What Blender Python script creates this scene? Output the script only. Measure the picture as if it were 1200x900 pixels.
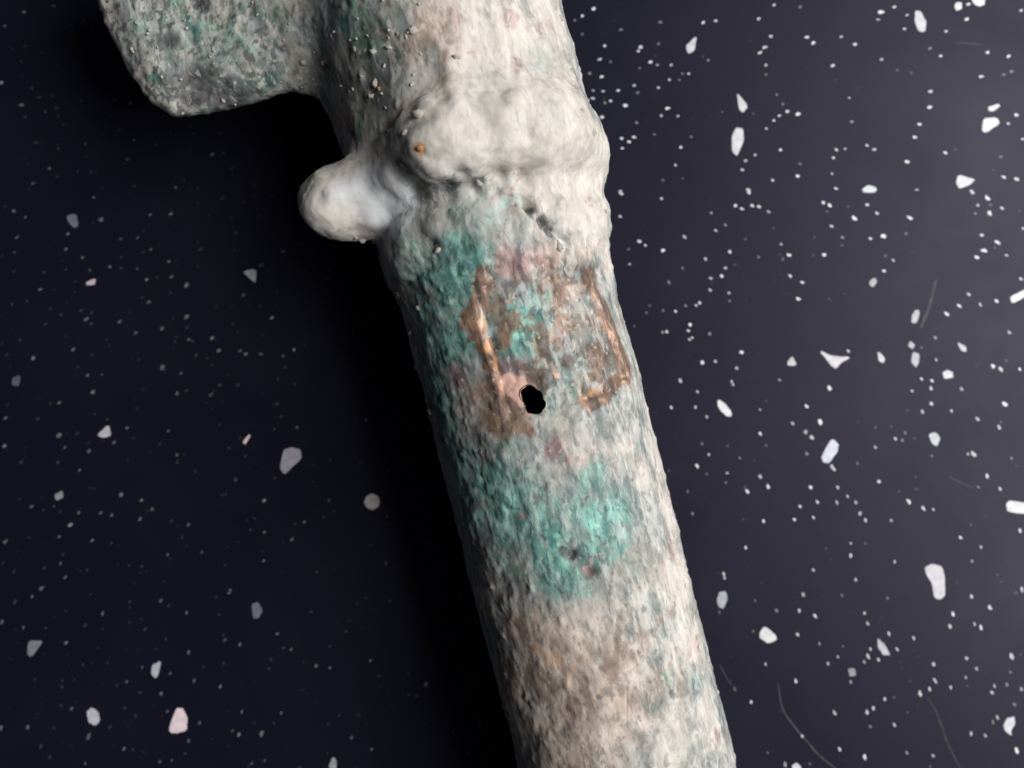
import bpy, math, random
import numpy as np
from mathutils import Vector

for o in list(bpy.data.objects):
    bpy.data.objects.remove(o)
sc = bpy.context.scene
C = sc.collection
random.seed(7)
rng = np.random.default_rng(11)

# ------------------------------------------------------------------ camera
H = 0.151                      # lens above the countertop, metres
FPX = 1167.0                   # focal length in photo pixels (1200 wide)
cam_d = bpy.data.cameras.new('camera')
cam = bpy.data.objects.new('camera', cam_d)
C.objects.link(cam)
cam.location = (0, 0, H)
cam.rotation_euler = (0, 0, 0)
cam_d.sensor_width = 36.0
cam_d.lens = FPX * 36.0 / 1200.0
cam_d.clip_start = 0.005
cam_d.clip_end = 20.0
cam_d.dof.use_dof = True
cam_d.dof.focus_distance = 0.124
cam_d.dof.aperture_fstop = 17.0
sc.camera = cam

# ------------------------------------------------------------------ world: a dim room
w = bpy.data.worlds.new('World')
sc.world = w
w.use_nodes = True
bg = w.node_tree.nodes['Background']
bg.inputs[0].default_value = (0.75, 0.82, 1.0, 1)
bg.inputs[1].default_value = 0.03

# ------------------------------------------------------------------ window light from the upper right
ld = bpy.data.lights.new('window_light', 'AREA')
ld.shape = 'RECTANGLE'
ld.size = 0.9
ld.size_y = 0.8
ld.energy = 19.5
ld.color = (1.0, 0.985, 0.97)
lo = bpy.data.objects.new('window_light', ld)
C.objects.link(lo)
lo.location = (0.76, 0.10, 0.75)
lo.rotation_euler = (Vector((0, 0, 0.01)) - lo.location).to_track_quat('-Z', 'Y').to_euler()

sc.view_settings.view_transform = 'Standard'
sc.view_settings.look = 'None'
sc.view_settings.gamma = 1.0
sc.view_settings.exposure = 0.0
sc.view_settings.use_curve_mapping = False

# ------------------------------------------------------------------ node helpers
def new_mat(name):
    m = bpy.data.materials.new(name)
    m.use_nodes = True
    nt = m.node_tree
    nt.nodes.clear()
    out = nt.nodes.new('ShaderNodeOutputMaterial')
    b = nt.nodes.new('ShaderNodeBsdfPrincipled')
    nt.links.new(b.outputs[0], out.inputs[0])
    return m, nt, b

class NT:
    def __init__(s, nt):
        s.nt = nt
    def put(s, sock, v):
        if hasattr(v, 'is_linked') or isinstance(v, bpy.types.NodeSocket):
            s.nt.links.new(v, sock)
        elif v is not None:
            if sock.type == 'RGBA' and len(v) == 3:
                v = (*v, 1)
            sock.default_value = v
    def math(s, op, a, b=None, c=None, clamp=False):
        n = s.nt.nodes.new('ShaderNodeMath'); n.operation = op; n.use_clamp = clamp
        s.put(n.inputs[0], a)
        if b is not None: s.put(n.inputs[1], b)
        if c is not None: s.put(n.inputs[2], c)
        return n.outputs[0]
    def mix(s, f, a, b, blend='MIX'):
        n = s.nt.nodes.new('ShaderNodeMix'); n.data_type = 'RGBA'; n.blend_type = blend
        s.put(n.inputs[0], f); s.put(n.inputs[6], a); s.put(n.inputs[7], b)
        return n.outputs[2]
    def noise(s, vec, scale, detail=4, rough=0.55, dist=0.0):
        n = s.nt.nodes.new('ShaderNodeTexNoise')
        s.put(n.inputs['Vector'], vec)
        n.inputs['Scale'].default_value = scale
        n.inputs['Detail'].default_value = detail
        n.inputs['Roughness'].default_value = rough
        n.inputs['Distortion'].default_value = dist
        return n.outputs['Fac']
    def voro(s, vec, scale, feature='F1', rnd=1.0):
        n = s.nt.nodes.new('ShaderNodeTexVoronoi'); n.feature = feature
        s.put(n.inputs['Vector'], vec)
        n.inputs['Scale'].default_value = scale
        n.inputs['Randomness'].default_value = rnd
        return n.outputs['Distance']
    def step(s, x, lo, hi):
        n = s.nt.nodes.new('ShaderNodeMapRange'); n.interpolation_type = 'SMOOTHSTEP'
        s.put(n.inputs[0], x)
        n.inputs[1].default_value = lo; n.inputs[2].default_value = hi
        return n.outputs[0]
    def mapping(s, vec, scale, loc=(0, 0, 0)):
        n = s.nt.nodes.new('ShaderNodeMapping')
        s.put(n.inputs[0], vec)
        n.inputs['Scale'].default_value = scale
        n.inputs['Location'].default_value = loc
        return n.outputs[0]
    def coord(s):
        return s.nt.nodes.new('ShaderNodeTexCoord').outputs['Object']
    def attr(s, name):
        n = s.nt.nodes.new('ShaderNodeAttribute'); n.attribute_name = name
        return n
    def sep(s, col):
        n = s.nt.nodes.new('ShaderNodeSeparateColor')
        s.put(n.inputs[0], col)
        return n.outputs
    def bump(s, h, strength, dist, normal=None):
        n = s.nt.nodes.new('ShaderNodeBump')
        s.put(n.inputs['Height'], h)
        n.inputs['Strength'].default_value = strength
        n.inputs['Distance'].default_value = dist
        if normal is not None: s.put(n.inputs['Normal'], normal)
        return n.outputs[0]

# ------------------------------------------------------------------ materials
def patina_material():
    m, nt, b = new_mat('bronze_patina')
    g = NT(nt)
    co = g.coord()
    A = g.sep(g.attr('mask_a').outputs['Color'])     # cream, turquoise, green
    B = g.sep(g.attr('mask_b').outputs['Color'])     # brown, pink, tan
    D = g.sep(g.attr('mask_c').outputs['Color'])     # dark, white, orange
    st = g.mapping(co, (1.0, 0.36, 1.0))              # grain drawn out along the tube
    n1 = g.noise(co, 160, 5, 0.6, 0.3)
    n2 = g.noise(st, 520, 5, 0.65, 0.4)
    n3 = g.noise(st, 1500, 4, 0.7)
    n4 = g.noise(co, 330, 5, 0.65, 0.6)
    n5 = g.noise(st, 900, 4, 0.65, 0.3)
    n6 = g.noise(st, 1150, 4, 0.6, 0.8)
    n7 = g.noise(g.mapping(st, (1, 1, 1), (0.7, 0.2, 0.4)), 760, 4, 0.6, 0.8)
    col = g.mix(g.step(n2, 0.40, 0.58), (0.19, 0.22, 0.212), (0.49, 0.49, 0.465))
    col = g.mix(g.math('MULTIPLY', g.step(n1, 0.42, 0.66), 0.6), col, (0.40, 0.36, 0.31))
    col = g.mix(g.math('MULTIPLY', g.step(n5, 0.56, 0.70), 0.55), col, (0.62, 0.60, 0.55))
    def lay(col, mask, noise, k, lo, hi, c, amt=1.0):
        x = g.math('ADD', mask, g.math('MULTIPLY', g.math('SUBTRACT', noise, 0.5), k))
        x = g.math('MULTIPLY', g.step(x, lo, hi), g.math('MULTIPLY', g.step(mask, 0.03, 0.2), amt))
        return g.mix(x, col, c)
    tan_c = g.mix(g.step(n2, 0.38, 0.6), (0.33, 0.235, 0.18), (0.63, 0.51, 0.425))
    col = lay(col, B[2], n4, 1.2, 0.25, 0.7, tan_c, 0.85)
    cream_c = g.mix(g.step(n2, 0.35, 0.62), (0.56, 0.515, 0.465), (0.70, 0.65, 0.595))
    col = lay(col, A[0], n4, 1.3, 0.2, 0.75, cream_c, 0.93)
    green_c = g.mix(g.step(n2, 0.4, 0.62), (0.03, 0.06, 0.045), (0.12, 0.22, 0.16))
    col = lay(col, A[2], n4, 1.6, 0.3, 0.7, green_c, 0.85)
    turq_c = g.mix(g.step(n2, 0.40, 0.60), (0.065, 0.21, 0.19), (0.28, 0.57, 0.485))
    turq_c = g.mix(g.math('MULTIPLY', g.step(n5, 0.55, 0.7), 0.5), turq_c, (0.50, 0.56, 0.53))
    teal_c = g.mix(g.step(n5, 0.36, 0.64), (0.11, 0.19, 0.18), (0.40, 0.50, 0.46))
    col = lay(col, A[1], n2, 0.9, 0.08, 0.5, teal_c, 0.75)
    col = lay(col, A[1], n4, 1.9, 0.22, 0.68, turq_c, 0.82)
    col = g.mix(g.math('MULTIPLY', g.step(g.math('ADD', A[1], g.math('MULTIPLY', g.math('SUBTRACT', n2, 0.5), 0.9)), 0.82, 1.1), 0.85), col, (0.36, 0.72, 0.60))
    pink_c = g.mix(g.step(n2, 0.38, 0.6), (0.20, 0.12, 0.125), (0.54, 0.37, 0.35))
    col = lay(col, B[1], n4, 1.4, 0.3, 0.7, pink_c, 0.8)
    dark_c = g.mix(g.step(n2, 0.42, 0.66), (0.028, 0.03, 0.034), (0.15, 0.155, 0.16))
    col = lay(col, D[0], n2, 1.6, 0.3, 0.72, dark_c, 0.85)
    brown_c = g.mix(g.step(n2, 0.40, 0.60), (0.10, 0.06, 0.042), (0.32, 0.18, 0.11))
    brown_c = g.mix(g.math('MULTIPLY', g.step(n1, 0.5, 0.65), 0.6), brown_c, (0.40, 0.26, 0.20))
    col = lay(col, B[0], n4, 1.5, 0.25, 0.88, brown_c, 0.85)
    col = lay(col, D[2], n2, 1.5, 0.35, 0.75, (0.56, 0.31, 0.15), 0.8)
    col = lay(col, D[1], n4, 0.9, 0.2, 0.8, (0.74, 0.76, 0.78), 0.9)
    col = g.mix(g.math('MULTIPLY', g.step(n6, 0.55, 0.63), g.math('ADD', g.math('SUBTRACT', 0.5, g.math('MULTIPLY', A[0], 0.36)), g.math('MULTIPLY', A[1], 0.35))), col, g.mix(0.72, col, (0.03, 0.032, 0.035)))
    col = g.mix(g.math('MULTIPLY', g.step(n7, 0.57, 0.64), 0.55), col, g.mix(0.6, col, (0.74, 0.72, 0.68)))
    col = lay(col, g.attr('mask_c').outputs['Alpha'], n2, 1.0, 0.3, 0.6, (0.74, 0.47, 0.39), 0.97)
    # pits and pale grains of soil
    pit = g.step(g.voro(co, 620), 0.10, 0.22)
    pitm = g.math('MULTIPLY', g.math('SUBTRACT', 1.0, pit), g.step(n1, 0.42, 0.6))
    smooth = g.math('SUBTRACT', 1.0, g.math('MULTIPLY', A[0], 0.75))
    col = g.mix(g.math('MULTIPLY', g.math('MULTIPLY', pitm, smooth), 0.35), col, (0.05, 0.048, 0.045))
    gr = g.step(g.voro(g.mapping(co, (1, 1, 1), (0.3, 0.1, 0.2)), 900), 0.28, 0.16)
    grm = g.math('MULTIPLY', gr, g.step(n4, 0.5, 0.62))
    col = g.mix(g.math('MULTIPLY', g.math('MULTIPLY', grm, smooth), 0.55), col, (0.66, 0.62, 0.54))
    # fine tonal break-up of the crust itself
    f = g.math('ADD', 0.46, g.math('MULTIPLY', n3, 1.08))
    cc = nt.nodes.new('ShaderNodeCombineColor')
    for i in range(3): nt.links.new(f, cc.inputs[i])
    col = g.mix(g.math('MULTIPLY', smooth, 1.0), col, g.mix(1.0, col, cc.outputs[0], 'MULTIPLY'))
    nt.links.new(col, b.inputs['Base Color'])
    shine = g.math('MULTIPLY', B[0], g.step(n2, 0.4, 0.6))
    nt.links.new(g.math('SUBTRACT', 0.86, g.math('MULTIPLY', shine, 0.36)), b.inputs['Roughness'])
    nt.links.new(g.math('MULTIPLY', shine, 0.35), b.inputs['Metallic'])
    b.inputs['Specular IOR Level'].default_value = 0.3
    h = g.math('ADD', g.math('MULTIPLY', n2, 0.9), g.math('MULTIPLY', n3, 0.35))
    h = g.math('ADD', h, g.math('MULTIPLY', pit, 0.12))
    h = g.math('ADD', h, g.math('MULTIPLY', gr, 0.2))
    h = g.math('MULTIPLY', h, smooth)
    h = g.math('ADD', h, g.math('MULTIPLY', n4, 0.4))
    nt.links.new(g.bump(h, 0.30, 0.00018), b.inputs['Normal'])
    return m

def counter_material():
    m, nt, b = new_mat('black_speckled_stone')
    g = NT(nt)
    co = g.coord()
    n1 = g.noise(co, 18, 4, 0.6)
    n2 = g.noise(co, 240, 4, 0.6)
    n3 = g.noise(co, 2600, 3, 0.6)
    col = g.mix(g.step(n1, 0.3, 0.7), (0.0040, 0.0048, 0.0115), (0.0062, 0.0070, 0.0150))
    fl = g.step(g.voro(co, 900), 0.10, 0.03)            # the finest specks in the stone
    col = g.mix(g.math('MULTIPLY', fl, g.math('MULTIPLY', g.step(n2, 0.5, 0.62), 0.18)), col, (0.45, 0.45, 0.48))
    nt.links.new(col, b.inputs['Base Color'])
    r = g.math('ADD', 0.42, g.math('MULTIPLY', g.math('SUBTRACT', g.noise(co, 42, 5, 0.65, 0.5), 0.5), 0.30))
    r = g.math('ADD', r, g.math('MULTIPLY', g.math('SUBTRACT', n2, 0.5), 0.06))
    nt.links.new(r, b.inputs['Roughness'])
    b.inputs['Specular IOR Level'].default_value = 0.275
    b.inputs['Specular Tint'].default_value = (0.79, 0.73, 1.0, 1)
    nt.links.new(g.bump(n3, 0.25, 0.00004), b.inputs['Normal'])
    return m

def tone_material():
    m, nt, b = new_mat('quartz_speck')
    g = NT(nt)
    a = g.attr('tone')
    nt.links.new(a.outputs['Color'], b.inputs['Base Color'])
    b.inputs['Roughness'].default_value = 0.4
    return m

def plain_material(name, c1, c2, scale, rough=0.7, bump=0.0):
    m, nt, b = new_mat(name)
    g = NT(nt)
    co = g.coord()
    n = g.noise(co, scale, 4, 0.6)
    nt.links.new(g.mix(g.step(n, 0.35, 0.65), c1, c2), b.inputs['Base Color'])
    b.inputs['Roughness'].default_value = rough
    if bump:
        nt.links.new(g.bump(n, 0.8, bump), b.inputs['Normal'])
    return m

M_PAT = patina_material()
M_CNT = counter_material()
M_TONE = tone_material()

def mesh_obj(name, verts, faces, mat, parent=None):
    me = bpy.data.meshes.new(name)
    me.from_pydata(verts, [], faces)
    me.materials.append(mat)
    o = bpy.data.objects.new(name, me)
    C.objects.link(o)
    if parent is not None:
        o.parent = parent
    return o

# ------------------------------------------------------------------ countertop slab (bevelled top edge)
def slab(hx, hy, t, bv):
    rings = [(hx - bv, hy - bv, 0.0), (hx, hy, -bv), (hx, hy, -t)]
    v, f = [], []
    for (a, c, z) in rings:
        v += [(-a, -c, z), (a, -c, z), (a, c, z), (-a, c, z)]
    f.append((0, 1, 2, 3))
    for r in range(2):
        for i in range(4):
            j = (i + 1) % 4
            f.append((r * 4 + j, r * 4 + i, (r + 1) * 4 + i, (r + 1) * 4 + j))
    f.append((11, 10, 9, 8))
    return v, f
v, f = slab(0.6, 0.45, 0.03, 0.003)
counter = mesh_obj('countertop', v, f, M_CNT)
counter['kind'] = 'structure'
counter['label'] = 'black stone countertop with white quartz chips and specks'

KC = H / FPX                                   # metres per photo pixel on the countertop
def on_counter(u, v):
    return ((u - 600) * KC, (450 - v) * KC)

# larger chips set in the stone: outline in photo pixels, colour of the chip
WH = (0.80, 0.80, 0.83)
CHIPS = [
 ([(817,42),(814,60),(806,64),(803,54),(810,47)], (.62,.63,.67)),
 ([(863,107),(877,125),(870,133),(865,126)], (.66,.66,.70)),
 ([(862,149),(871,150),(872,166),(864,184),(858,179),(857,162)], (.70,.70,.74)),
 ([(1072,12),(1079,13),(1086,27),(1084,38),(1077,38),(1072,27)], (.66,.66,.72)),
 ([(1137,-4),(1154,-4),(1154,6),(1148,8),(1140,4)], WH),
 ([(1121,2),(1128,3),(1127,11),(1121,13),(1118,9)], WH),
 ([(1157,126),(1170,121),(1172,125),(1164,131),(1158,130)], WH),
 ([(1152,138),(1169,138),(1172,145),(1155,156),(1150,153)], WH),
 ([(1122,204),(1144,210),(1137,217),(1124,222),(1120,216)], (.72,.72,.75)),
 ([(1009,222),(1018,216),(1028,221),(1026,226),(1012,226)], (.70,.74,.76)),
 ([(959,410),(975,417),(998,418),(986,425),(980,433),(973,428)], (.68,.67,.72)),
 ([(928,417),(934,428),(923,429),(922,424)], (.60,.60,.62)),
 ([(1028,411),(1037,419),(1035,426),(1029,423)], (.66,.66,.70)),
 ([(1073,363),(1078,364),(1075,378),(1068,379),(1068,370)], (.52,.52,.55)),
 ([(1069,412),(1077,414),(1077,426),(1073,431),(1068,425)], (.50,.51,.55)),
 ([(1066,399),(1072,403),(1070,409),(1064,406)], (.52,.52,.56)),
 ([(1121,400),(1132,406),(1133,412),(1127,412)], (.60,.60,.62)),
 ([(1104,437),(1110,433),(1117,436),(1117,443),(1106,444)], (.70,.70,.74)),
 ([(1020,328),(1026,325),(1028,330),(1023,337),(1018,333)], (.46,.46,.50)),
 ([(1183,348),(1203,338),(1203,346),(1189,355),(1184,354)], WH),
 ([(841,467),(848,471),(858,484),(857,489),(850,487),(841,477)], WH),
 ([(972,516),(977,514),(983,520),(982,529),(972,543),(965,543),(962,535)], (.66,.70,.78)),
 ([(974,543),(980,551),(977,552),(973,547)], (.60,.62,.66)),
 ([(1088,508),(1097,506),(1102,514),(1098,524),(1091,519)], (.56,.58,.62)),
 ([(1178,590),(1183,586),(1204,589),(1204,603),(1180,600)], (.72,.72,.73)),
 ([(1083,664),(1090,660),(1103,662),(1107,672),(1108,698),(1103,703),(1095,702),(1092,684),(1084,672)], (.62,.61,.66)),
 ([(843,693),(850,692),(853,702),(848,714),(842,712),(840,702)], (.42,.43,.48)),
 ([(896,733),(909,743),(911,750),(900,755),(889,747),(890,740)], (.72,.71,.72)),
 ([(1028,747),(1037,756),(1044,768),(1035,768),(1029,759)], (.52,.51,.56)),
 ([(928,897),(933,893),(939,899),(938,905),(928,905)], (.70,.70,.72)),
 ([(993,783),(1002,783),(1003,792),(996,793)], (.30,.30,.33)),
 ([(1180,841),(1189,839),(1190,848),(1184,857),(1186,863),(1178,857),(1175,850)], (.66,.68,.74)),
 ([(78,252),(90,250),(92,264),(88,268),(80,261)], (.16,.16,.21)),
 ([(285,319),(293,315),(301,317),(300,332),(295,329)], (.40,.40,.43)),
 ([(100,331),(112,326),(112,333),(102,335)], (.62,.52,.55)),
 ([(15,442),(24,439),(23,452),(14,452)], (.10,.10,.14)),
 ([(113,510),(127,497),(131,510),(122,514)], (.50,.48,.52)),
 ([(64,580),(73,574),(75,582),(66,587)], (.26,.25,.28)),
 ([(284,519),(291,509),(294,510),(288,521)], (.80,.66,.58)),
 ([(332,526),(342,524),(353,526),(354,538),(340,550),(334,557),(327,548)], (.36,.34,.40)),
 ([(426,588),(429,581),(436,578),(443,581),(446,588),(443,595),(436,598),(429,595)], (.62,.59,.56)),
 ([(295,708),(303,705),(308,715),(303,725),(297,725)], (.18,.17,.22)),
 ([(33,750),(52,750),(36,771),(32,766)], (.20,.20,.24)),
 ([(178,779),(189,774),(187,788),(182,796),(177,790)], (.46,.45,.50)),
 ([(101,834),(107,828),(115,834),(118,845),(111,851),(104,847)], (.50,.48,.54)),
 ([(198,858),(200,845),(207,829),(214,829),(220,840),(219,857),(205,860)], (.80,.66,.69)),
 ([(385,897),(390,886),(395,892),(394,901),(388,902)], (.40,.40,.42)),
]
chip_mats = {}
def chip_mat(c):
    if c not in chip_mats:
        c2 = tuple(min(0.84, x * 1.08) for x in c)
        c1 = tuple(x * 0.86 for x in c)
        chip_mats[c] = plain_material('quartz_chip', c1, c2, 900, 0.35)
    return chip_mats[c]

def chip(poly, colr):
    cx = sum(p[0] for p in poly) / len(poly); cy = sum(p[1] for p in poly) / len(poly)
    pts = []
    n = len(poly)
    for i in range(n):                                   # chipped outline: corners cut, sides a little uneven
        a, b2 = Vector(poly[i]), Vector(poly[(i + 1) % n])
        for t in (0.16, 0.5, 0.84):
            p = a.lerp(b2, t)
            j = random.uniform(-0.5, 0.5)
            nrm = Vector((b2.y - a.y, a.x - b2.x)).normalized()
            pts.append(p + nrm * j)
    # orientation: make it counter-clockwise in world space
    wp = [on_counter(p.x, p.y) for p in pts]
    area = sum(wp[i][0] * wp[(i + 1) % len(wp)][1] - wp[(i + 1) % len(wp)][0] * wp[i][1] for i in range(len(wp)))
    if area < 0: wp.reverse()
    ox, oy = on_counter(cx, cy)
    m = len(wp)
    v = [((x - ox) * 0.96, (y - oy) * 0.96, 0.00005) for x, y in wp] + [(x - ox, y - oy, -0.0008) for x, y in wp]
    f = [tuple(range(m))] + [(m + i, m + (i + 1) % m, (i + 1) % m, i) for i in range(m)]
    o = mesh_obj('chip', v, f, chip_mat(colr), counter)
    o.location = (ox, oy, 0)
for poly, c in CHIPS:
    chip(poly, c)

# small specks, read off the photograph region by region: x,y in 4x zooms of a 300x225 pixel region;
# d dim, b bright, L large
SPECKS = [
((650,0), 1.0, "183,42 130,75 235,215 210,278 405,222 393,238 450,290 483,305 545,305 627,345 600,345d 537,375 485,412 373,400 388,435d 297,425 220,360 180,425 227,428 180,462 155,470 262,473 330,493L 222,548 530,508 500,542 578,545 313,650 347,665 373,643 317,695 590,690 567,775 508,845d 308,898 495,105d 695,108 755,97 720,283d 785,525d 640,640d 893,752 880,795 940,727 958,88 963,247 985,222 990,305 990,350d 993,603 910,890 310,140d 263,290d 165,345d 238,482d 400,320d 385,575d 468,630d 130,160d 95,95d 487,205d 585,375d"),
((900,0), 1.15, "28,22 150,33d 15,170 182,175 212,202 343,173 408,208 305,307 532,278 530,55L 517,92 593,33 652,70 640,135L 835,147 808,262 758,228d 930,90 938,20 1187,48 1027,247L 1127,265L 998,360L 1105,350d 1140,335d 380,458 393,572d 758,428 758,505L 708,582L 687,642 830,715L 1165,538L 1127,580 1195,652 320,702 363,698 308,740 463,682 498,700 650,758 300,815 320,885 697,890 955,895 1105,830 1165,840 140,825 150,768d 58,702 28,565 53,542 90,523 140,535L 22,845 1090,735d 70,488d 42,445d"),
((700,225), 1.0, "112,8 300,32 108,115 198,232 224,250 308,273L 408,212 152,338 335,423d 398,357d 535,98 555,180 620,280 507,315 600,357 585,395 532,403 528,460 617,473 712,3 648,65 677,80 725,65 760,70 802,92 755,305d 480,520L 462,532 415,533d 367,558 308,555d 230,568d 172,628d 305,658 325,655 435,622 427,650 432,692 445,683 527,665d 677,752L 493,800 553,795 653,825 390,885 630,888 600,155d 620,510d"),
((900,225), 1.1, "258,50 287,62 465,60 513,100 405,123L 297,160 350,213d 60,245 98,295 265,295L 105,395 160,423 142,500L 665,122L 542,207L 480,220 587,320 545,370 957,3 1027,28L 983,62 1040,100L 972,100d 1095,75 1003,203L 1075,237L 1010,275L 978,305L 1118,297 1195,170 1187,408 940,480L 895,533L 995,528 838,570L 1073,510 1130,658 787,787 1055,815L 1092,830L 1180,830L 720,877 768,885 375,745 55,880d 785,683d"),
((740,450), 0.9, "310,37 187,110 300,110 352,152 475,3 602,120 602,232 630,288d 332,280d 363,330 307,385 508,347d 450,417 443,462d 262,503d 287,608d 603,432 543,503 640,480 620,642 535,765 252,832d 432,890"),
((900,450), 0.9, "290,20L 182,103 115,185 247,180L 177,225 205,250 182,325d 675,33 763,20 765,93 905,22 1110,95L 723,130 860,127 982,163 1083,205L 502,297L 642,228d 597,257 630,265d 420,375d 520,457 200,485 325,482 148,573 232,552 322,555 373,527 413,555L 123,635 212,625 432,607 458,637L 578,640 658,548L 730,585 775,590 768,338d 937,328 967,330L 1140,347d 1028,432L 985,483d 1087,492 1183,688L 902,720 997,762 957,832 593,832 387,747 387,805 455,747d 212,870"),
((760,675), 0.75, "355,8 500,115d 333,170d 490,260d 548,413 405,530d 482,592 558,828d"),
((900,675), 0.8, "410,18L 40,160d 165,88 148,163 222,188 347,93d 560,103d 452,175 467,223 137,272 240,315 352,330d 327,380 283,410 567,272 605,343 683,290 480,343 470,380L 452,403 517,392 130,490L 387,497 547,577 493,618 465,640 312,640 480,705d 592,697 160,750 335,812 455,845L 650,827 773,843 80,885 195,880d 775,413 783,490L 758,530 712,548L 855,520 932,387 977,435 927,473 1060,513 1050,547 1120,510d 1140,372L 1135,450d 1187,530 1075,660 1055,685d 952,740 1018,748 1165,818L 1155,600d 955,97 1040,148L 868,180 853,237 968,225 998,240L 1190,63"),
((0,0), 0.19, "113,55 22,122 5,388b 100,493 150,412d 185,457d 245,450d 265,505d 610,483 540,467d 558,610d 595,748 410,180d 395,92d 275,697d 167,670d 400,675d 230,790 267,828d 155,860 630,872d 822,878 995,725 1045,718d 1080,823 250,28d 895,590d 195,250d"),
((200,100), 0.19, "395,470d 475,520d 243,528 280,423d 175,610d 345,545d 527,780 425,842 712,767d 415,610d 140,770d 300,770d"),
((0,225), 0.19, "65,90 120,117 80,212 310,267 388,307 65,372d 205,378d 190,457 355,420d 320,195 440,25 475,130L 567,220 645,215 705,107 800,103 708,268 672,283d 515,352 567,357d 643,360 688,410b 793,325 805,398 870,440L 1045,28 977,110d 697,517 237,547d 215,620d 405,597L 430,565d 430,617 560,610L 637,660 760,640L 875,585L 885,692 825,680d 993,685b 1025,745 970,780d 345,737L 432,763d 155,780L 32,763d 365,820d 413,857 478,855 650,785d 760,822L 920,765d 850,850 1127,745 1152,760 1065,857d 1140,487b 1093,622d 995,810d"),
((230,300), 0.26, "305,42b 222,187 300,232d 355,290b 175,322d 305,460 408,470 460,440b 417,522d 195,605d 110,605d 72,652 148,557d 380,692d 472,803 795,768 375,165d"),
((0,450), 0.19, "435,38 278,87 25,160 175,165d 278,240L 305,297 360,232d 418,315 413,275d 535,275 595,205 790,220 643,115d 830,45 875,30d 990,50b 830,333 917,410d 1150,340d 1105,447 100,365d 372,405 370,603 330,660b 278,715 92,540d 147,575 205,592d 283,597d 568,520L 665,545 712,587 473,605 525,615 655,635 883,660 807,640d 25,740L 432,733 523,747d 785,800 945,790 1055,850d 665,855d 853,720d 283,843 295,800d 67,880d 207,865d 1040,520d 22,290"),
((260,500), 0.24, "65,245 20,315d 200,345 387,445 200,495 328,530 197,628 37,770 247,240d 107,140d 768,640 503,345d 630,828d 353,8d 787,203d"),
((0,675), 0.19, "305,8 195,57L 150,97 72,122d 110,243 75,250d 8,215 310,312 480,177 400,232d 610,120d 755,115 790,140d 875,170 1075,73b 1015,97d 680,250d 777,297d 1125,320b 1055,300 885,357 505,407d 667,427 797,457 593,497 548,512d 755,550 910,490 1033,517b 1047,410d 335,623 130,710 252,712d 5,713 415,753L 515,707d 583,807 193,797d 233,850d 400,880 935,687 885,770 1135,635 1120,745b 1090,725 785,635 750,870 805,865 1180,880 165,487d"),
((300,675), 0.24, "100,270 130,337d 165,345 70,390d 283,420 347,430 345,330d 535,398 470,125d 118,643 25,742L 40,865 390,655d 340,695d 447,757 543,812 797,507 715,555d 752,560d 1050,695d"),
]
sv, sf, stone = [], [], []
def speck(x, y, r, tone, ang=0.0, el=1.0, n=7):
    base = len(sv)
    ca, sa = math.cos(ang), math.sin(ang)
    ph = random.uniform(0, 6.28); n = min(n, random.choice((5, 6, 7)))
    for i in range(n):
        t = ph + i * 2 * math.pi / n
        rr = r * random.uniform(0.55, 1.35)
        px, py = rr * math.cos(t) * el, rr * math.sin(t) / math.sqrt(el)
        sv.append((x + px * ca - py * sa, y + px * sa + py * ca, 0.00003))
    sf.append(tuple(range(base, base + n)))
    tint = random.choice([(1, 1, 1.04), (1, 1, 1.04), (0.98, 0.98, 1.06), (0.96, 0.98, 1.08)])
    stone.extend([(tone * tint[0], tone * tint[1], tone * tint[2], 1)] * n)
for (x0, y0), amp, s in SPECKS:
    for tok in s.split():
        fl = tok[-1] if tok[-1] in 'dbL' else ''
        zx, zy = tok.rstrip('dbL').split(',')
        u, v_ = x0 + float(zx) / 4, y0 + float(zy) / 4
        x, y = on_counter(u, v_)
        tone = amp * 0.74 * {'': 1.0, 'd': 0.30, 'b': 1.7, 'L': 1.12}[fl] * random.uniform(0.65, 1.25)
        r = KC * {'': 1.8, 'd': 1.6, 'b': 2.1, 'L': 2.4}[fl] * random.uniform(0.75, 1.2)
        rad = math.hypot(u - 600, v_ - 400) / 600
        el = 1.2 + 0.5 * max(0.0, rad - 0.3) * (1.0 if v_ > 250 else 0.6)
        lean = np.interp(v_, [80, 250, 450, 700], [15, -28, -50, -66]) if u > 600 else np.interp(v_, [0, 400, 800], [5, 32, 62])
        speck(x, y, r, min(tone, 0.82), math.radians(lean + random.uniform(-12, 12)), el)
# the same stone carries on beyond the measured specks: faint ones between, ordinary ones outside the frame
for _ in range(700):
    u, v_ = random.uniform(0, 1200), random.uniform(0, 900)
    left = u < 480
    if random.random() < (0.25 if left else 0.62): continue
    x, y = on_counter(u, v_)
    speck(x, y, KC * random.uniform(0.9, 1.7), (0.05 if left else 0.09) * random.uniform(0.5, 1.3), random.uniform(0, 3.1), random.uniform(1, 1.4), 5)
for _ in range(9000):
    x, y = random.uniform(-0.32, 0.32), random.uniform(-0.28, 0.28)
    if abs(x) < 600 * KC + 0.0006 and abs(y) < 450 * KC + 0.0006: continue
    big = random.random() < 0.05
    speck(x, y, random.uniform(0.5, 1.0) * 0.001 if big else random.uniform(0.00016, 0.0004), random.uniform(0.08, 0.75), random.uniform(0, 3.1), random.uniform(1, 1.6), 6)
specks = mesh_obj('speckles', sv, sf, M_TONE, counter)
specks['kind'] = 'stuff'
ca_ = specks.data.color_attributes.new('tone', 'FLOAT_COLOR', 'POINT')
ca_.data.foreach_set('color', np.array(stone, np.float32).ravel())

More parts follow.
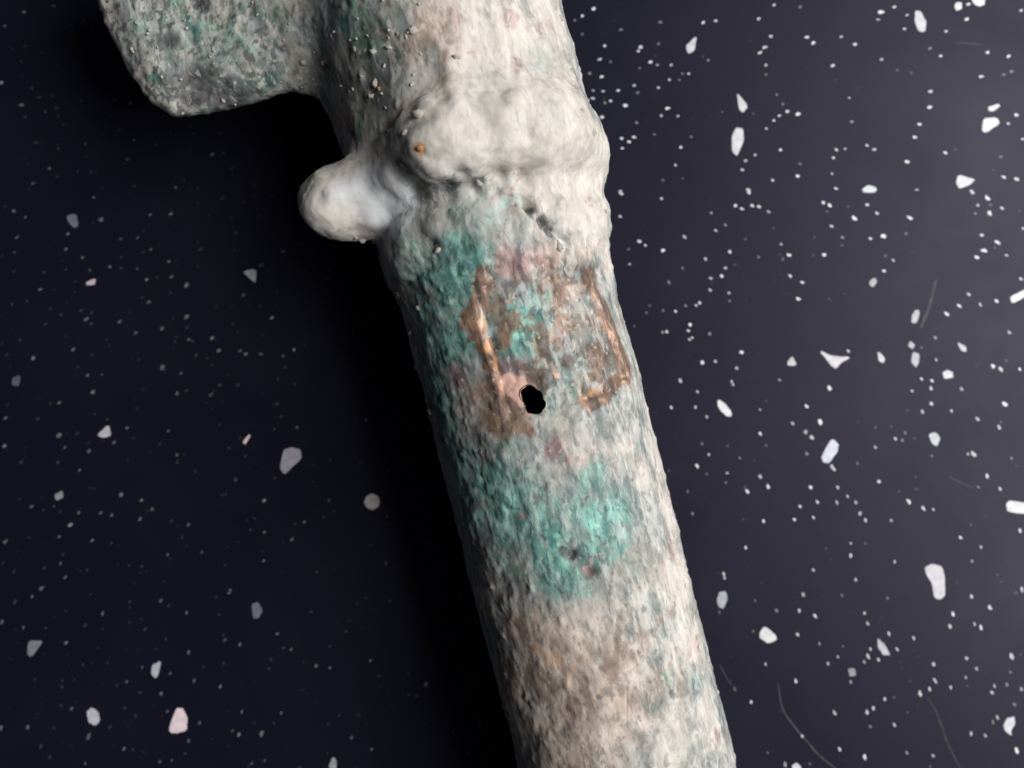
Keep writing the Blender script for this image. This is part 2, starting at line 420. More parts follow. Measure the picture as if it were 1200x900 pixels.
# hairline scratches and a dry smear on the stone
M_SCR = plain_material('scratch', (0.035, 0.033, 0.038), (0.07, 0.066, 0.072), 700, 0.6)
def scratch(pts, wpx, name='scratch'):
    P = [Vector(on_counter(*p)) for p in pts]
    Q = []
    for i in range(len(P) - 1):
        p0 = P[max(i - 1, 0)]; p1 = P[i]; p2 = P[i + 1]; p3 = P[min(i + 2, len(P) - 1)]
        for k in range(5):
            t = k / 5
            Q.append(0.5 * ((2 * p1) + (p2 - p0) * t + (2 * p0 - 5 * p1 + 4 * p2 - p3) * t * t + (3 * p1 - p0 - 3 * p2 + p3) * t ** 3))
    Q.append(P[-1])
    v, f = [], []
    for i, q in enumerate(Q):
        d = (Q[min(i + 1, len(Q) - 1)] - Q[max(i - 1, 0)]).normalized()
        nrm = Vector((-d.y, d.x))
        hw = wpx * KC * 0.5 * random.uniform(0.6, 1.2) * (0.3 if i in (0, len(Q) - 1) else 1)
        v += [(*(q + nrm * hw), 0.00002), (*(q - nrm * hw), 0.00002)]
        if i: f.append((2 * i - 2, 2 * i - 1, 2 * i + 1, 2 * i))
    return mesh_obj(name, v, f, M_SCR, counter)
scratch([(912,800),(917,830),(930,850),(945,868),(960,885),(985,905)], 1.5)
scratch([(1087,818),(1096,832),(1104,852),(1110,870),(1124,898),(1128,908)], 1.2)
scratch([(843,778),(852,795),(858,803)], 1.0)
scratch([(1097,328),(1092,348),(1088,362),(1079,384)], 3.0, 'smear')
scratch([(1120,50),(1136,51),(1152,53)], 1.2)
scratch([(1112,558),(1124,565),(1142,572)], 1.0)

# ================================================================== the bronze artefact
# local frame in millimetres: y along the tube (towards the collar), x across, z above the countertop
ANG = math.atan(0.2528)
CA, SA = math.cos(ANG), math.sin(ANG)
W0 = np.array([(622 - 600) * (151 - 16.65) / FPX, 0.0])
def zc(y): return 16.65 + 0.0233 * y          # height of the tube's axis (it rests on its collar and its far end)
def to_local(u, v, z):
    k = (151 - z) / FPX
    dx, dy = (u - 600) * k - W0[0], (450 - v) * k - W0[1]
    return dx * CA + dy * SA, -dx * SA + dy * CA

def smin(a, b, k):
    h = np.clip(0.5 + 0.5 * (b - a) / k, 0, 1)
    return b + (a - b) * h - k * h * (1 - h)
def capsule(X, Y, Z, a, b, ra, rb):
    a, b = np.array(a, float), np.array(b, float)
    d = b - a
    t = np.clip(((X - a[0]) * d[0] + (Y - a[1]) * d[1] + (Z - a[2]) * d[2]) / (d @ d), 0, 1)
    return np.sqrt((X - a[0] - t * d[0]) ** 2 + (Y - a[1] - t * d[1]) ** 2 + (Z - a[2] - t * d[2]) ** 2) - (ra + (rb - ra) * t)

PR_Y = np.array([-95, -60, 9, 14, 17.5, 20.5, 22.8, 24.4, 27, 31, 37, 90.0])
PR_R = np.array([14.6, 14.4, 14.3, 14.55, 15.3, 15.75, 15.2, 14.5, 15.4, 16.6, 16.5, 16.2])
BLADE_PX = [(470,175),(414,168),(398,135),(380,112),(340,108),(300,119),(265,131),(235,134),(205,137),(180,121),(155,84),(135,44),(118,0),(104,-60),(98,-130),(110,-210),(150,-250),(300,-225),(400,-215),(470,-215)]
BLADE = np.array([to_local(u, v, 17.6) for u, v in BLADE_PX])

def sd_poly(X, Y, P):
    d = np.full(np.broadcast(X, Y).shape, 1e9, np.float32)
    s = np.ones_like(d)
    n = len(P)
    for i in range(n):
        a, b = P[i], P[i - 1]
        ex, ey = b - a
        wx, wy = X - a[0], Y - a[1]
        t = np.clip((wx * ex + wy * ey) / (ex * ex + ey * ey), 0, 1)
        d = np.minimum(d, (wx - ex * t) ** 2 + (wy - ey * t) ** 2)
        c1 = Y >= a[1]; c2 = Y < b[1]; c3 = ex * wy > ey * wx
        s = np.where((c1 & c2 & c3) | (~c1 & ~c2 & ~c3), -s, s)
    return s * np.sqrt(d)

HOLE = np.array([to_local(u, v, 30.9) for u, v in [(611,457),(616,455),(622,452),(627,458),(634,460),(635,468),(639,474),(634,479),(632,486),(624,482),(619,485),(617,474),(613,468)]])
LOW, TOP = -84.0, 74.0
# copper-brown strips round the inset plate: polylines in (arc, y)
RIM = [([(-2.6,14.6),(-3.2,12.2),(-4.6,10.6),(-5.6,9.4),(-4.9,6.5),(-4.6,3.0),(-4.1,0.5),(-3.6,-1.6)], [.35,.4,.6,.7,.45,.5,.5,.6]),
       ([(11.2,11.6),(12.0,9.0),(12.9,5.5),(13.5,2.0),(14.0,-1.0),(13.4,-2.2)], [.4,.35,.4,.6,.7,.6]),
       ([(13.4,-2.2),(11.0,-2.6),(9.0,-3.3),(6.6,-4.1)], [.6,.4,.5,.35])]
RIM_LOW = ([(-3.9,-1.6),(-3.4,-4.0),(-1.8,-5.4)], [.45,.35,.2])
def poly_dist(a, y, pl):    # signed distance to a strip of varying half-width
    pts, ws = pl
    best = np.full(a.shape, 1e9)
    for i in range(len(pts) - 1):
        p, q = np.array(pts[i]), np.array(pts[i + 1])
        e = q - p
        t = np.clip(((a - p[0]) * e[0] + (y - p[1]) * e[1]) / (e @ e), 0, 1)
        d = np.hypot(a - p[0] - t * e[0], y - p[1] - t * e[1]) - (ws[i] + (ws[i + 1] - ws[i]) * t)
        best = np.minimum(best, d)
    return best

def sdf_parts(X, Y, Z, bl2=None):
    """X,Y,Z broadcastable; Z measured from the tube axis"""
    rho = np.sqrt(X * X + Z * Z)
    tube = rho - np.interp(Y, PR_Y, PR_R).astype(np.float32)
    yr = Y - 29.4
    ang = np.arctan2(X, Z)
    rr = 13.2 + 0.25 * np.sin(3 * ang + 1.0)
    ring = np.sqrt((rho - rr) ** 2 + yr * yr) - 3.95
    lug = capsule(X, Y, Z, (-3.4, 30.4, 15.0), (9.0, 29.6, 11.6), 5.2, 5.0)
    lug = smin(lug, capsule(X, Y, Z, (11.2, 28.4, 8.6), (13.0, 26.0, 2.0), 4.0, 3.6), 2.5)
    knob = capsule(X, Y, Z, (-11.5, 28.6, 4.0), (-18.3, 28.8, 6.0), 6.7, 4.9)
    if bl2 is None:
        bl2 = sd_poly(X, Y, BLADE)
    half = np.interp(-X, [10, 18, 30, 44, 52], [7.6, 5.4, 3.8, 2.5, 1.7]).astype(np.float32)
    half = np.minimum(half, 1.1 + np.maximum(-bl2, 0) * 0.62)
    r = np.minimum(0.9, half)
    q1 = bl2 + r
    q2 = np.abs(Z - 0.6) - half + r
    blade = np.minimum(np.maximum(q1, q2), 0) + np.sqrt(np.maximum(q1, 0) ** 2 + np.maximum(q2, 0) ** 2) - r
    return tube, ring, lug, knob, blade

def sdf(X, Y, Z, bl2=None):
    tube, ring, lug, knob, blade = sdf_parts(X, Y, Z, bl2)
    d = smin(tube, ring, 1.6)
    d = smin(d, blade, 3.2)
    d = smin(d, lug, np.interp(Y, [26, 29, 33], [0.7, 1.4, 3.0]).astype(np.float32) + np.interp(X, [0, 9], [0, 2.5]).astype(np.float32))
    d = smin(d, knob, 1.6)
    d = np.maximum(d, np.maximum(LOW - Y, Y - TOP))
    rho = np.sqrt(X * X + Z * Z)
    bore = np.maximum(rho - 10.9, Y - 66.0)
    d = np.maximum(d, -bore)
    # the small ragged hole beside the plate
    hole = np.maximum(sd_poly(X, Y, HOLE) - np.clip(13.0 - Z, -0.4, 4) * 0.3, -Z)   # ragged, widening inwards
    d = np.maximum(d, -hole)
    return d

# ---- numpy value noise
def vnoise(P, seed=0):
    Pi = np.floor(P).astype(np.int64); f = P - Pi
    f = f * f * f * (f * (f * 6 - 15) + 10)
    def h(ix, iy, iz):
        n = (ix * 374761393 + iy * 668265263 + iz * 2147483647 + seed * 974711) & 0xFFFFFFFF
        n = ((n ^ (n >> 13)) * 1274126177) & 0xFFFFFFFF
        n = ((n ^ (n >> 16)) * 2246822519) & 0xFFFFFFFF
        return ((n ^ (n >> 15)) & 0xFFFFFF) / float(0xFFFFFF)
    out = 0
    for dx in (0, 1):
        for dy in (0, 1):
            for dz in (0, 1):
                wgt = (f[:, 0] if dx else 1 - f[:, 0]) * (f[:, 1] if dy else 1 - f[:, 1]) * (f[:, 2] if dz else 1 - f[:, 2])
                out = out + wgt * h(Pi[:, 0] + dx, Pi[:, 1] + dy, Pi[:, 2] + dz)
    return out
def fbm(P, seed=0, oct=4, gain=0.55):
    s, a, tot = 0, 1.0, 0
    for i in range(oct):
        s = s + a * vnoise(P, seed + i * 17); tot += a
        a *= gain; P = P * 2.03 + 7.1
    return s / tot

# ---- surface nets on a regular grid
ST = 0.34
gx = np.arange(-56, 22, ST, dtype=np.float32)
gy = np.arange(LOW - 2, TOP + 2, ST, dtype=np.float32)
gz = np.arange(-20.5, 21.5, ST, dtype=np.float32)
bl2_all = sd_poly(gx[:, None], gy[None, :], BLADE).astype(np.float32)
Dv = np.empty((len(gx), len(gy), len(gz)), np.float32)
for s in range(0, len(gy), 40):
    e = min(s + 40, len(gy))
    Dv[:, s:e, :] = sdf(gx[:, None, None], gy[None, s:e, None], gz[None, None, :], bl2_all[:, s:e, None])
def surface_nets(D):
    S = D < 0
    nx, ny, nz = D.shape
    cnt = np.zeros((nx - 1, ny - 1, nz - 1), np.uint8)
    for dx in (0, 1):
        for dy in (0, 1):
            for dz in (0, 1):
                cnt += S[dx:nx - 1 + dx, dy:ny - 1 + dy, dz:nz - 1 + dz]
    cells = np.argwhere((cnt > 0) & (cnt < 8))
    idx = np.full(cnt.shape, -1, np.int32)
    idx[cells[:, 0], cells[:, 1], cells[:, 2]] = np.arange(len(cells))
    acc = np.zeros((len(cells), 3)); n = np.zeros(len(cells))
    corners = [(a, b, c) for a in (0, 1) for b in (0, 1) for c in (0, 1)]
    val = {c: D[cells[:, 0] + c[0], cells[:, 1] + c[1], cells[:, 2] + c[2]] for c in corners}
    for c in corners:
        for ax in range(3):
            if c[ax]: continue
            c2 = list(c); c2[ax] = 1; c2 = tuple(c2)
            a, b = val[c], val[c2]
            m = (a < 0) != (b < 0)
            t = np.where(m, a / np.where(m, a - b, 1), 0)
            p = np.array(c, float)[None, :].repeat(len(cells), 0)
            p[:, ax] += t
            acc[m] += p[m]; n[m] += 1
    V = cells + acc / n[:, None]
    F = []
    for ax in range(3):
        o1, o2 = [(1, 2), (2, 0), (0, 1)][ax]
        sl0 = [slice(None)] * 3; sl1 = [slice(None)] * 3
        sl0[ax] = slice(0, -1); sl1[ax] = slice(1, None)
        A, B_ = S[tuple(sl0)], S[tuple(sl1)]
        E = np.argwhere(A != B_)
        ok = (E[:, o1] > 0) & (E[:, o2] > 0) & (E[:, o1] < D.shape[o1] - 1) & (E[:, o2] < D.shape[o2] - 1)
        E = E[ok]
        ins = A[E[:, 0], E[:, 1], E[:, 2]]
        def cell(a, b):
            q = E.copy(); q[:, o1] -= a; q[:, o2] -= b
            return idx[q[:, 0], q[:, 1], q[:, 2]]
        q = np.stack([cell(1, 1), cell(0, 1), cell(0, 0), cell(1, 0)], 1)
        q[~ins] = q[~ins][:, ::-1]
        F.append(q)
    return V, np.concatenate(F)
V, F = surface_nets(Dv)
del Dv
V = np.array([gx[0], gy[0], gz[0]]) + V * ST          # mm, z from the axis

def vert_normals(V, F):
    N = np.zeros_like(V)
    n = np.cross(V[F[:, 2]] - V[F[:, 0]], V[F[:, 3]] - V[F[:, 1]])
    for k in range(4):
        for c in range(3):
            N[:, c] += np.bincount(F[:, k], n[:, c], len(V))
    return N / np.maximum(np.linalg.norm(N, axis=1), 1e-9)[:, None]
N0 = vert_normals(V, F)

# ---- which part each vertex belongs to
tube, ring, lug, knob, blade = sdf_parts(V[:, 0], V[:, 1], V[:, 2])
rho = np.hypot(V[:, 0], V[:, 2])
outer = rho > 12.3
ARC = np.arctan2(V[:, 0], V[:, 2]) * 14.35
YL = V[:, 1]
wob = (fbm(V * 0.45, 3, 3) - 0.5) * 1.5 + (fbm(V * 1.7, 4, 3) - 0.5) * 1.4
ring2 = np.minimum(ring, np.where((YL > 15.5) & (YL < 34.5) & outer, tube - 0.25 + np.maximum(0, np.abs(YL - 25) - 8.5), 9))
part_d = np.stack([tube, ring2, lug, knob, blade])
part = np.argmin(part_d, axis=0)
part[~outer & (V[:, 0] > -13)] = 0
rimd = np.minimum.reduce([poly_dist(ARC + wob * .5, YL + wob * .5, pl) for pl in RIM + [RIM_LOW]])
front = (V[:, 2] > 3) & outer & (part != 3) & (part != 4)
plate_zone = front & (ARC > -4.6 + wob * .4) & (ARC < 13.4 + wob * .4) & (YL > -3.2 + wob * .5 - 0.10 * (5 - ARC)) & (YL < 13.2 + wob)
rim_zone = front & (rimd < 0)
PLATE, RIMP = 5, 6
part[plate_zone & (part == 0)] = PLATE
part[rim_zone & (YL < 15.2) & ((part == 0) | (part == PLATE) | (part == 1))] = RIMP

# ---- corroded relief
disp = np.zeros(len(V))
soft = np.isin(part, (1, 2, 3)).astype(float)
disp += (fbm(V * np.array([0.16, 0.13, 0.16]), 1, 3) - 0.5) * 0.9
disp += (fbm(V * 0.55, 5, 3) - 0.5) * (0.18 + 0.12 * soft)
fine = fbm(V * np.array([1.5, 0.9, 1.5]), 9, 3)
disp += (fine - 0.5) * (0.11 - 0.01 * soft)
bladem = (part == 4).astype(float)
disp += bladem * (fbm(V * 1.3, 23, 3) - 0.5) * 0.22
disp += (fbm(V * 0.22, 31, 2) - 0.5) * 1.7 * soft
crust = np.clip(fbm(V * 0.8, 41, 3) - 0.62, 0, 1) * 1.1
disp += crust * (1 - 0.5 * soft)
fw = front.astype(float)
sm = lambda x, a, b: np.clip((x - a) / (b - a), 0, 1) ** 2 * (3 - 2 * np.clip((x - a) / (b - a), 0, 1))
inside = fw * sm(ARC, -4.6, -3.8) * sm(-ARC, -13.4, -12.6) * sm(YL, -4, -3.2) * sm(-YL, -13.4, -12.4)
disp -= 0.45 * inside * (0.7 + 0.6 * fbm(V * 0.5, 71, 2))
disp += fw * 0.20 * (1 - 0.8 * sm(-YL, 0.5, 3.0) * (ARC < 3)) * sm(-rimd, -0.7, 0.5) * (0.6 + 0.8 * fbm(V * 0.6, 77, 2))
# little round pits on the tube below the plate
disp[~outer & (part == 0)] *= 0.4
disp[np.abs(YL - LOW) < 1.5] *= 0.3

# ---- vertices in world space and in the photograph (only used to turn pixels into points on the surface)
def world_mm(V):
    Z = V[:, 2] + zc(V[:, 1])
    wx = W0[0] + V[:, 0] * CA - V[:, 1] * SA
    wy = W0[1] + V[:, 0] * SA + V[:, 1] * CA
    return wx, wy, Z
wx, wy, wz = world_mm(V)
PU = 600 + wx / (151 - wz) * FPX
PV = 450 - wy / (151 - wz) * FPX
upper = (N0[:, 2] > -0.1) & outer
up_idx = np.nonzero(upper)[0]
def pick(u, v):
    d2 = (PU[up_idx] - u) ** 2 + (PV[up_idx] - v) ** 2
    near = up_idx[d2 < 25]
    if len(near) == 0:
        return V[up_idx[np.argmin(d2)]]
    return V[near[np.argmax(wz[near])]]

# dents: one crescent and two round pits in the green crust, a crack at the collar's edge
for (u, v, r, dep) in ((668,650,0.95,.55),(655,648,0.8,.5),(693,670,1.0,.55),(690,578,0.9,.3),(640,262,0.8,.8),(628,246,0.7,.9),(648,272,0.7,.7),(620,232,0.6,.7),
                       (520,228,1.6,.5),(480,228,1.2,.6),(560,222,0.9,.4),(545,212,0.9,.5),(585,213,0.8,.5),(612,210,0.7,.45),
                       (503,290,0.8,.6),(605,352,0.5,.5),(735,438,0.6,.5),(648,310,0.5,.5),(238,118,2.4,.7),(262,124,2.0,.6)):
    p = pick(u, v)
    d = np.linalg.norm(V - p, axis=1)
    disp -= dep * np.exp(-(d / r) ** 2)
crk = [(612,222),(620,234),(626,248),(638,258),(645,270),(658,276),(668,290)]
for i in range(len(crk) - 1):
    for t in (0, .25, .5, .75):
        p = pick(crk[i][0] + (crk[i+1][0] - crk[i][0]) * t, crk[i][1] + (crk[i+1][1] - crk[i][1]) * t)
        disp -= 0.42 * np.exp(-(np.linalg.norm(V - p, axis=1) / 0.5) ** 2)
for (u, v, r, dep) in ((530,95,1.6,.8),(522,75,1.2,.7),(535,112,1.5,.5),(640,190,1.4,.35),(634,210,1.4,.3)):
    p = pick(u, v)
    disp += dep * np.exp(-(np.linalg.norm(V - p, axis=1) / r) ** 2)

# ---- colour masks: stains and crusts in their own places, plus some painted shade and highlights
CREAM, TURQ, GREEN, BROWN, PINK, TAN, DARK, WHITE, ORANGE, SALMON = range(10)
mask = np.zeros((10, len(V)))
BL = {
 CREAM: "580,150,80,1 640,180,60,1 690,240,40,1 600,60,70,.8 560,30,50,.6 500,150,30,.8 640,90,50,.9 650,20,40,.9 700,190,40,1 680,120,35,1 600,250,35,.65 560,255,35,.55 640,240,30,.7 715,300,22,.8 735,360,16,.8 752,420,16,.9 768,480,26,.9 775,530,32,.9 760,560,22,.7 790,600,26,.9 800,680,32,.9 812,750,38,.65 835,840,34,.7 745,800,30,.4 770,700,28,.5 790,870,45,.65 700,850,30,.35 400,232,48,1.3 375,245,30,1.2 430,205,34,1.1 420,265,24,.9 520,180,30,.8 730,530,25,.5 740,640,20,.4 235,70,40,.35 330,70,40,.35 300,90,30,.35 150,84,12,1.2 165,100,12,1.2 180,115,12,1.2 137,55,12,1.1 128,25,12,1 195,128,10,1 121,2,12,1 700,745,35,.5",  # cream crust; the small spots on the blade's outer edge paint rim light
 TURQ: "488,320,20,.6 500,355,22,.6 498,400,18,.7 505,440,18,.6 515,470,16,.6 522,505,18,.6 535,535,20,.6 545,580,24,.7 655,640,10,1.1 700,612,10,1.1 525,398,13,1.25 518,412,10,1.15 548,300,12,1.0 535,330,12,1.0 605,395,12,1.05 590,600,12,1.0 648,630,8,1.1 530,330,30,.9 548,305,22,.8 528,395,22,1 512,415,14,.8 608,388,24,.8 598,352,18,.5 632,352,14,.5 590,410,18,.6 570,590,38,.75 600,612,36,.8 640,640,26,.8 655,665,26,.8 690,600,26,.6 722,592,24,.6 700,565,18,.55 560,560,22,.55 510,480,10,.8 518,520,14,.6 710,625,24,.7 700,645,18,.7 560,250,34,.4 490,245,22,.3 470,290,22,.4 650,605,24,.5 505,350,20,.45 545,275,18,.4 600,270,24,.3 400,10,28,.45 372,35,24,.35 640,70,18,.3 725,335,10,.35 590,540,26,.4 535,570,22,.5 745,655,20,.3 790,800,14,.3 820,800,12,.35 640,470,14,.45 660,430,12,.3 680,440,18,.35 250,60,30,.3 160,40,20,.3 210,40,20,.3 580,655,26,.45 540,610,22,.5",
 GREEN: "415,30,32,.8 440,70,30,.7 414,150,18,.9 385,70,30,.6 330,20,24,.45 500,370,18,.5 490,420,18,.6 500,470,18,.6 515,525,18,.7 530,580,18,.6 478,330,18,.6 420,190,16,.5 350,50,26,.4 560,640,18,.35 640,575,8,.7 690,578,8,.8 530,505,10,.6",
 BROWN: "600,318,20,.5 640,318,20,.45 672,322,16,.5 578,465,22,.9 578,495,22,.95 592,495,18,.9 565,330,14,.5 600,445,14,.4 715,415,22,.7 700,380,16,.5 690,340,14,.5 660,440,14,.4 730,430,14,.6 560,385,12,.6 690,455,14,.5 668,408,14,.35",
 PINK: "650,525,15,.65 690,508,16,.5 531,440,14,.7 605,312,20,.8 630,320,20,.5 590,345,14,.6 693,671,5,1.3 655,560,14,.3 610,300,14,.6 700,560,10,.4 670,640,10,.5 690,590,6,.6 640,305,20,.5 570,460,12,.5 660,400,18,.45 620,400,12,.4 690,420,18,.4 598,452,17,1.3 604,470,9,1.1 613,430,8,.6 640,735,24,.35 680,540,18,.5 500,345,12,.5 525,30,20,.5",
 TAN: "790,790,34,.55 650,880,50,.8 600,830,34,.8 760,740,30,.45 720,830,45,.7 740,760,36,.6 660,830,45,.8 760,830,36,.5 690,880,45,.6 660,775,45,.9 630,750,35,.8 690,805,45,.8 610,745,28,.8 600,790,30,.8 640,840,40,.7 700,760,40,.7 625,870,40,.6 575,690,24,.6 520,20,25,.9 530,95,16,1 528,70,12,1 640,190,20,.9 485,60,14,.6 500,120,14,.6 560,710,22,.6 690,290,18,.6 655,300,18,.6 505,40,22,.7 640,270,18,.5 660,340,25,.45 690,380,22,.45 680,720,24,.5",
 DARK: "620,715,30,.4 660,700,24,.35 600,760,24,.4 440,110,28,.75 455,85,24,.6 242,104,26,1 265,116,24,1.1 225,118,16,1 290,110,16,.8 472,200,12,1 474,216,10,.9 500,228,18,.8 530,222,14,.8 640,262,7,1 628,246,6,1 650,274,6,.9 560,218,10,.7 590,216,8,.6 500,565,22,.5 535,650,24,.55 545,690,20,.6 410,100,24,.6 235,5,10,1 195,50,12,.8 185,52,8,.7 330,40,20,.4 355,90,20,.5 668,652,6,1 657,650,6,.9 590,690,24,.5 620,700,18,.45 560,740,16,.5 575,800,16,.5 590,850,18,.5 480,400,10,.5 503,290,6,1 735,438,5,1 605,352,5,.8 693,671,10,.55 455,150,16,.5 610,640,18,.4 510,300,20,.35 520,260,20,.3 262,15,18,.4 470,75,14,.4 720,645,20,.35 640,800,20,.3 765,620,16,.3 640,680,20,.35 730,490,16,.3 693,320,5,.9",  # dark stains, plus shade painted below the lug and down the shaft's left edge
 WHITE: "597,446,6,.5 455,240,28,1.3 440,228,26,1.2 400,215,20,.6 462,255,14,.7 663,287,5,1.3 610,280,18,.4 575,240,20,.4",  # white crust, with the highlight on the knob painted in
 ORANGE: "650,777,16,.6 625,762,9,.6 487,178,7,1.1 560,382,7,.9 565,410,7,.7 571,330,7,.7 693,335,4,.8 640,445,6,.5 700,462,7,.8 690,466,6,.7 715,395,8,.5 655,440,5,.6 575,430,9,.7 580,490,14,.35 545,375,5,.9 670,790,12,.5",
}
BL[SALMON] = '600,455,10,1.1 604,464,7,1 594,448,7,.9 610,476,5,.9 614,484,4,.7 700,464,4,.5 660,442,4,.5'
for ch, s in BL.items():
    for tok in s.split():
        u, v, r, a = (float(t) for t in tok.split(','))
        p = pick(u, v)
        d = np.linalg.norm(V - p, axis=1)
        rr_ = r * 0.118 * (1.3 if ch in (TURQ, PINK, TAN) else 1.1)
        mask[ch] = np.maximum(mask[ch], a * np.exp(-(d / rr_) ** 2 * 0.8))
mask[BROWN] = np.maximum(mask[BROWN], fw * 1.25 * sm(-rimd + wob * 0.6, -1.5, 0.3))
for c in (TURQ, CREAM, DARK, TAN): mask[c] *= 1 - 0.85 * fw * sm(-rimd, -0.5, 0.2)
pn = fbm(V * 0.5, 73, 3)
mask[BROWN] = np.maximum(mask[BROWN], inside * (0.2 + 0.5 * sm(pn, 0.42, 0.62)))
mask[DARK] = np.maximum(mask[DARK], inside * 0.55 * sm(fbm(V * 0.9, 79, 3), 0.44, 0.62))
mask[TURQ] *= 1 - 0.6 * np.clip(mask[WHITE], 0, 1)
bm = bladem * (1 - sm(V[:, 0], -22, -15))             # the blade's mottled grey, green and pale crust
mask[DARK] = np.maximum(mask[DARK], bm * 0.62 * sm(fbm(V * 1.5, 51, 3), 0.46, 0.62))
mask[CREAM] = np.maximum(mask[CREAM], bm * 0.38 * sm(fbm(V * 0.7, 57, 3), 0.5, 0.62))
mask[TURQ] = np.maximum(mask[TURQ], bm * 0.27 * sm(fbm(V * 0.4, 61, 3), 0.42, 0.60))
mask[GREEN] = np.maximum(mask[GREEN], bm * 0.52 * sm(fbm(V * 1.1, 65, 3), 0.45, 0.60))
tm = np.isin(part, (0, 1)) & outer
mask[PINK] = np.maximum(mask[PINK], tm * 0.42 * sm(fbm(V * 0.4, 63, 3), 0.55, 0.66))
mask[DARK] = np.maximum(mask[DARK], tm * 0.40 * sm(fbm(V * np.array([1.1, 0.6, 1.1]), 67, 3), 0.54, 0.66) * (YL < 20))
under = np.clip(-N0[:, 2] * 1.5, 0, 1)                 # the unseen underside: the same mixed crust all round
mask[CREAM] = np.maximum(mask[CREAM], under * sm(fbm(V * 0.1, 91, 3), 0.45, 0.62))
mask[TURQ] = np.maximum(mask[TURQ], under * sm(fbm(V * 0.12, 97, 3), 0.5, 0.62) * 0.8)

disp += 0.12 * sm(mask[TURQ] + (fbm(V * 0.9, 83, 3) - 0.5) * 1.6, 0.5, 0.6) * outer
disp += 0.06 * sm(mask[TAN] + (fbm(V * 1.1, 85, 3) - 0.5) * 1.6, 0.5, 0.62) * outer
V = V + N0 * disp[:, None]
N1 = vert_normals(V, F)

# rest the whole piece on the stone
_, _, wz = world_mm(V)
dz = -wz.min()
V_out = V.copy()
V_out[:, 2] = V[:, 2] + zc(V[:, 1]) + dz
V_out *= 0.001

root = bpy.data.objects.new('bronze_socket_fitting', None)
root.empty_display_size = 0.02
C.objects.link(root)
root.location = (W0[0] * 0.001, W0[1] * 0.001, 0)
root.rotation_euler = (0, 0, ANG)
root['label'] = 'corroded green and cream bronze socket with collar, knob and flat blade on black stone'
root['category'] = 'bronze artefact'

fp = part[F]
face_part = np.zeros(len(F), int)
best = np.zeros(len(F), int)
for p in range(7):
    c = (fp == p).sum(1) + (0.1 if p in (5, 6) else 0)
    up = c > best
    face_part[up] = p
    best = np.maximum(best, c)

def emit(name, pid, parent, label=None):
    sel = F[face_part == pid]
    if len(sel) == 0: return None
    ids, inv = np.unique(sel.ravel(), return_inverse=True)
    me = bpy.data.meshes.new(name)
    nf = len(sel)
    me.vertices.add(len(ids)); me.loops.add(nf * 4); me.polygons.add(nf)
    me.vertices.foreach_set('co', V_out[ids].astype(np.float32).ravel())
    me.loops.foreach_set('vertex_index', inv.astype(np.int32).ravel())
    me.polygons.foreach_set('loop_start', np.arange(0, nf * 4, 4, dtype=np.int32))
    me.polygons.foreach_set('use_smooth', np.ones(nf, bool))
    me.update(calc_edges=True)
    me.validate()
    for nm, chs in (('mask_a', (0, 1, 2)), ('mask_b', (3, 4, 5)), ('mask_c', (6, 7, 8))):
        at = me.color_attributes.new(nm, 'FLOAT_COLOR', 'POINT')
        colr = np.ones((len(ids), 4), np.float32)
        for j, c in enumerate(chs): colr[:, j] = mask[c][ids]
        if nm == 'mask_c': colr[:, 3] = mask[SALMON][ids]
        at.data.foreach_set('color', colr.ravel())
    if len(me.polygons) == nf:
        me.normals_split_custom_set_from_vertices([tuple(n) for n in N1[ids]])
    me.materials.append(M_PAT)
    o = bpy.data.objects.new(name, me)
    C.objects.link(o)
    o.parent = parent
    if label: o['label'] = label
    return o
shaft = emit('shaft', 0, root, 'round hollow shaft with turquoise and beige crust')
collar = emit('collar', 1, root, 'pale swollen collar round the shaft')
emit('lug', 2, collar, 'cream rounded lug on the collar')
emit('knob', 3, collar, 'whitish blunt knob sticking out of the collar')
emit('blade', 4, root, 'flat grey-green granular blade')
plate = emit('inset_plate', PLATE, shaft, 'squarish sunken plate with a small hole')
emit('plate_rim', RIMP, shaft, 'coppery brown rim of the sunken plate')

# ------------------------------------------------------------------ grains of soil stuck to the crust
def grain_mesh(seed):
    r = random.Random(seed)
    v, f = [], []
    seg, rings = 8, 5
    v.append((0, 0, 1))
    for i in range(1, rings):
        t = math.pi * i / rings
        for j in range(seg):
            p = 2 * math.pi * j / seg
            k = r.uniform(0.55, 1.25)
            v.append((k * math.sin(t) * math.cos(p), k * math.sin(t) * math.sin(p), k * math.cos(t)))
    v.append((0, 0, -1))
    for j in range(seg): f.append((0, 1 + j, 1 + (j + 1) % seg))
    for i in range(rings - 2):
        for j in range(seg):
            a = 1 + i * seg + j; b = 1 + i * seg + (j + 1) % seg
            f.append((a, a + seg, b + seg, b))
    L = len(v) - 1
    for j in range(seg): f.append((L, L - seg + (j + 1) % seg, L - seg + j))
    me = bpy.data.meshes.new('soil_grain')
    me.from_pydata(v, [], f)
    me.polygons.foreach_set('use_smooth', np.ones(len(f), bool))
    return me
GM = [grain_mesh(i) for i in range(4)]
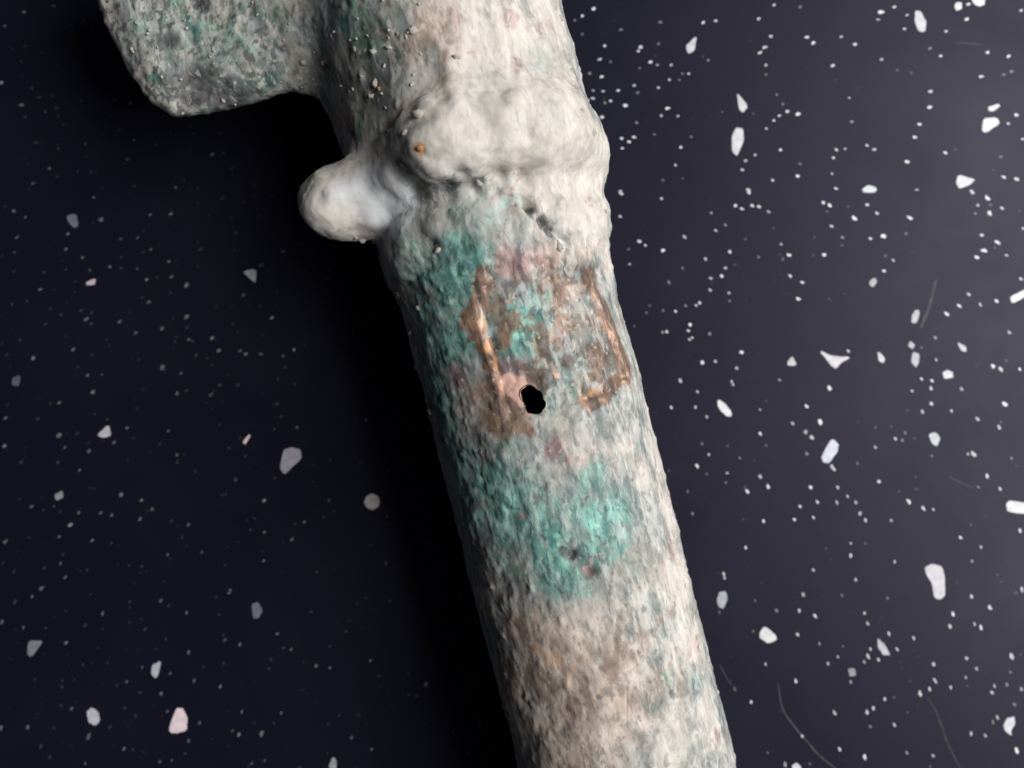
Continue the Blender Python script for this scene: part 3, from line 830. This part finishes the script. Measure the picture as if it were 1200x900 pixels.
M_GR = [plain_material('pale_soil', (0.50, 0.45, 0.38), (0.74, 0.68, 0.60), 1500, 0.8, 0.0002),
        plain_material('orange_soil', (0.52, 0.25, 0.10), (0.70, 0.42, 0.20), 1500, 0.8, 0.0002),
        plain_material('brown_soil', (0.24, 0.13, 0.07), (0.45, 0.28, 0.18), 1500, 0.8, 0.0002)]
variants = [[m.copy() for m in GM] for _ in M_GR]
for k, row in enumerate(variants):
    for m in row: m.materials.append(M_GR[k])
shift = np.array([0, 0, 0])
def grain(u, v, rpx, kind, lift=-0.2):
    d2 = (PU[up_idx] - u) ** 2 + (PV[up_idx] - v) ** 2
    near = up_idx[d2 < 36]
    i = near[np.argmax(V_out[near, 2])] if len(near) else up_idx[np.argmin(d2)]
    r = rpx * 0.000108
    p = V_out[i] + N1[i] * r * lift
    o = bpy.data.objects.new('soil_grain', random.choice(variants[kind]))
    C.objects.link(o)
    o.parent = root
    o.location = p
    o.scale = (r * random.uniform(.6, 1.2), r * random.uniform(.7, 1.3), r * random.uniform(.5, 0.9))
    o.rotation_euler = [random.uniform(0, 6) for _ in range(3)]
for a in [(434,98,8,0),(440,107,5,1),(431,115,5,0),(487,178,6,1),(469,154,7,0),(482,130,8,0),(463,350,7,2),(463,358,6,1),
          (476,392,5,0),(480,433,6,0),(662,286,8,0),(561,220,7,0),(505,295,5,0),(482,40,6,0),(355,76,5,0),(375,73,4,0),
          (262,127,4,0),(212,137,3,0),(424,285,6,0),(437,290,6,0),(418,282,4,0),(540,66,5,0),(433,62,5,0),(487,65,4,0),
          (700,153,4,0),(690,125,4,0),(681,101,5,0),(677,98,4,0),(673,80,3,0),(671,63,3,0),(664,20,4,0),(658,8,4,0),(706,156,3,0),(714,246,3,0),
          (559,712,4,0),(485,362,4,0),(497,470,4,0),(500,482,5,0),(412,61,4,0),(405,48,4,0),(452,60,4,0),(445,75,4,0),(395,100,3,0)]:
    grain(*a)
gr_ = random.Random(5)
for _ in range(60):                                    # sandy crust on the blade and the inner corner
    u, v = gr_.uniform(140, 500), gr_.uniform(0, 130)
    if ((PU[up_idx] - u) ** 2 + (PV[up_idx] - v) ** 2).min() > 9: continue
    grain(u, v, gr_.uniform(1.4, 2.6), 0, 0.0)

sc.render.resolution_x = 1024
sc.render.resolution_y = 768
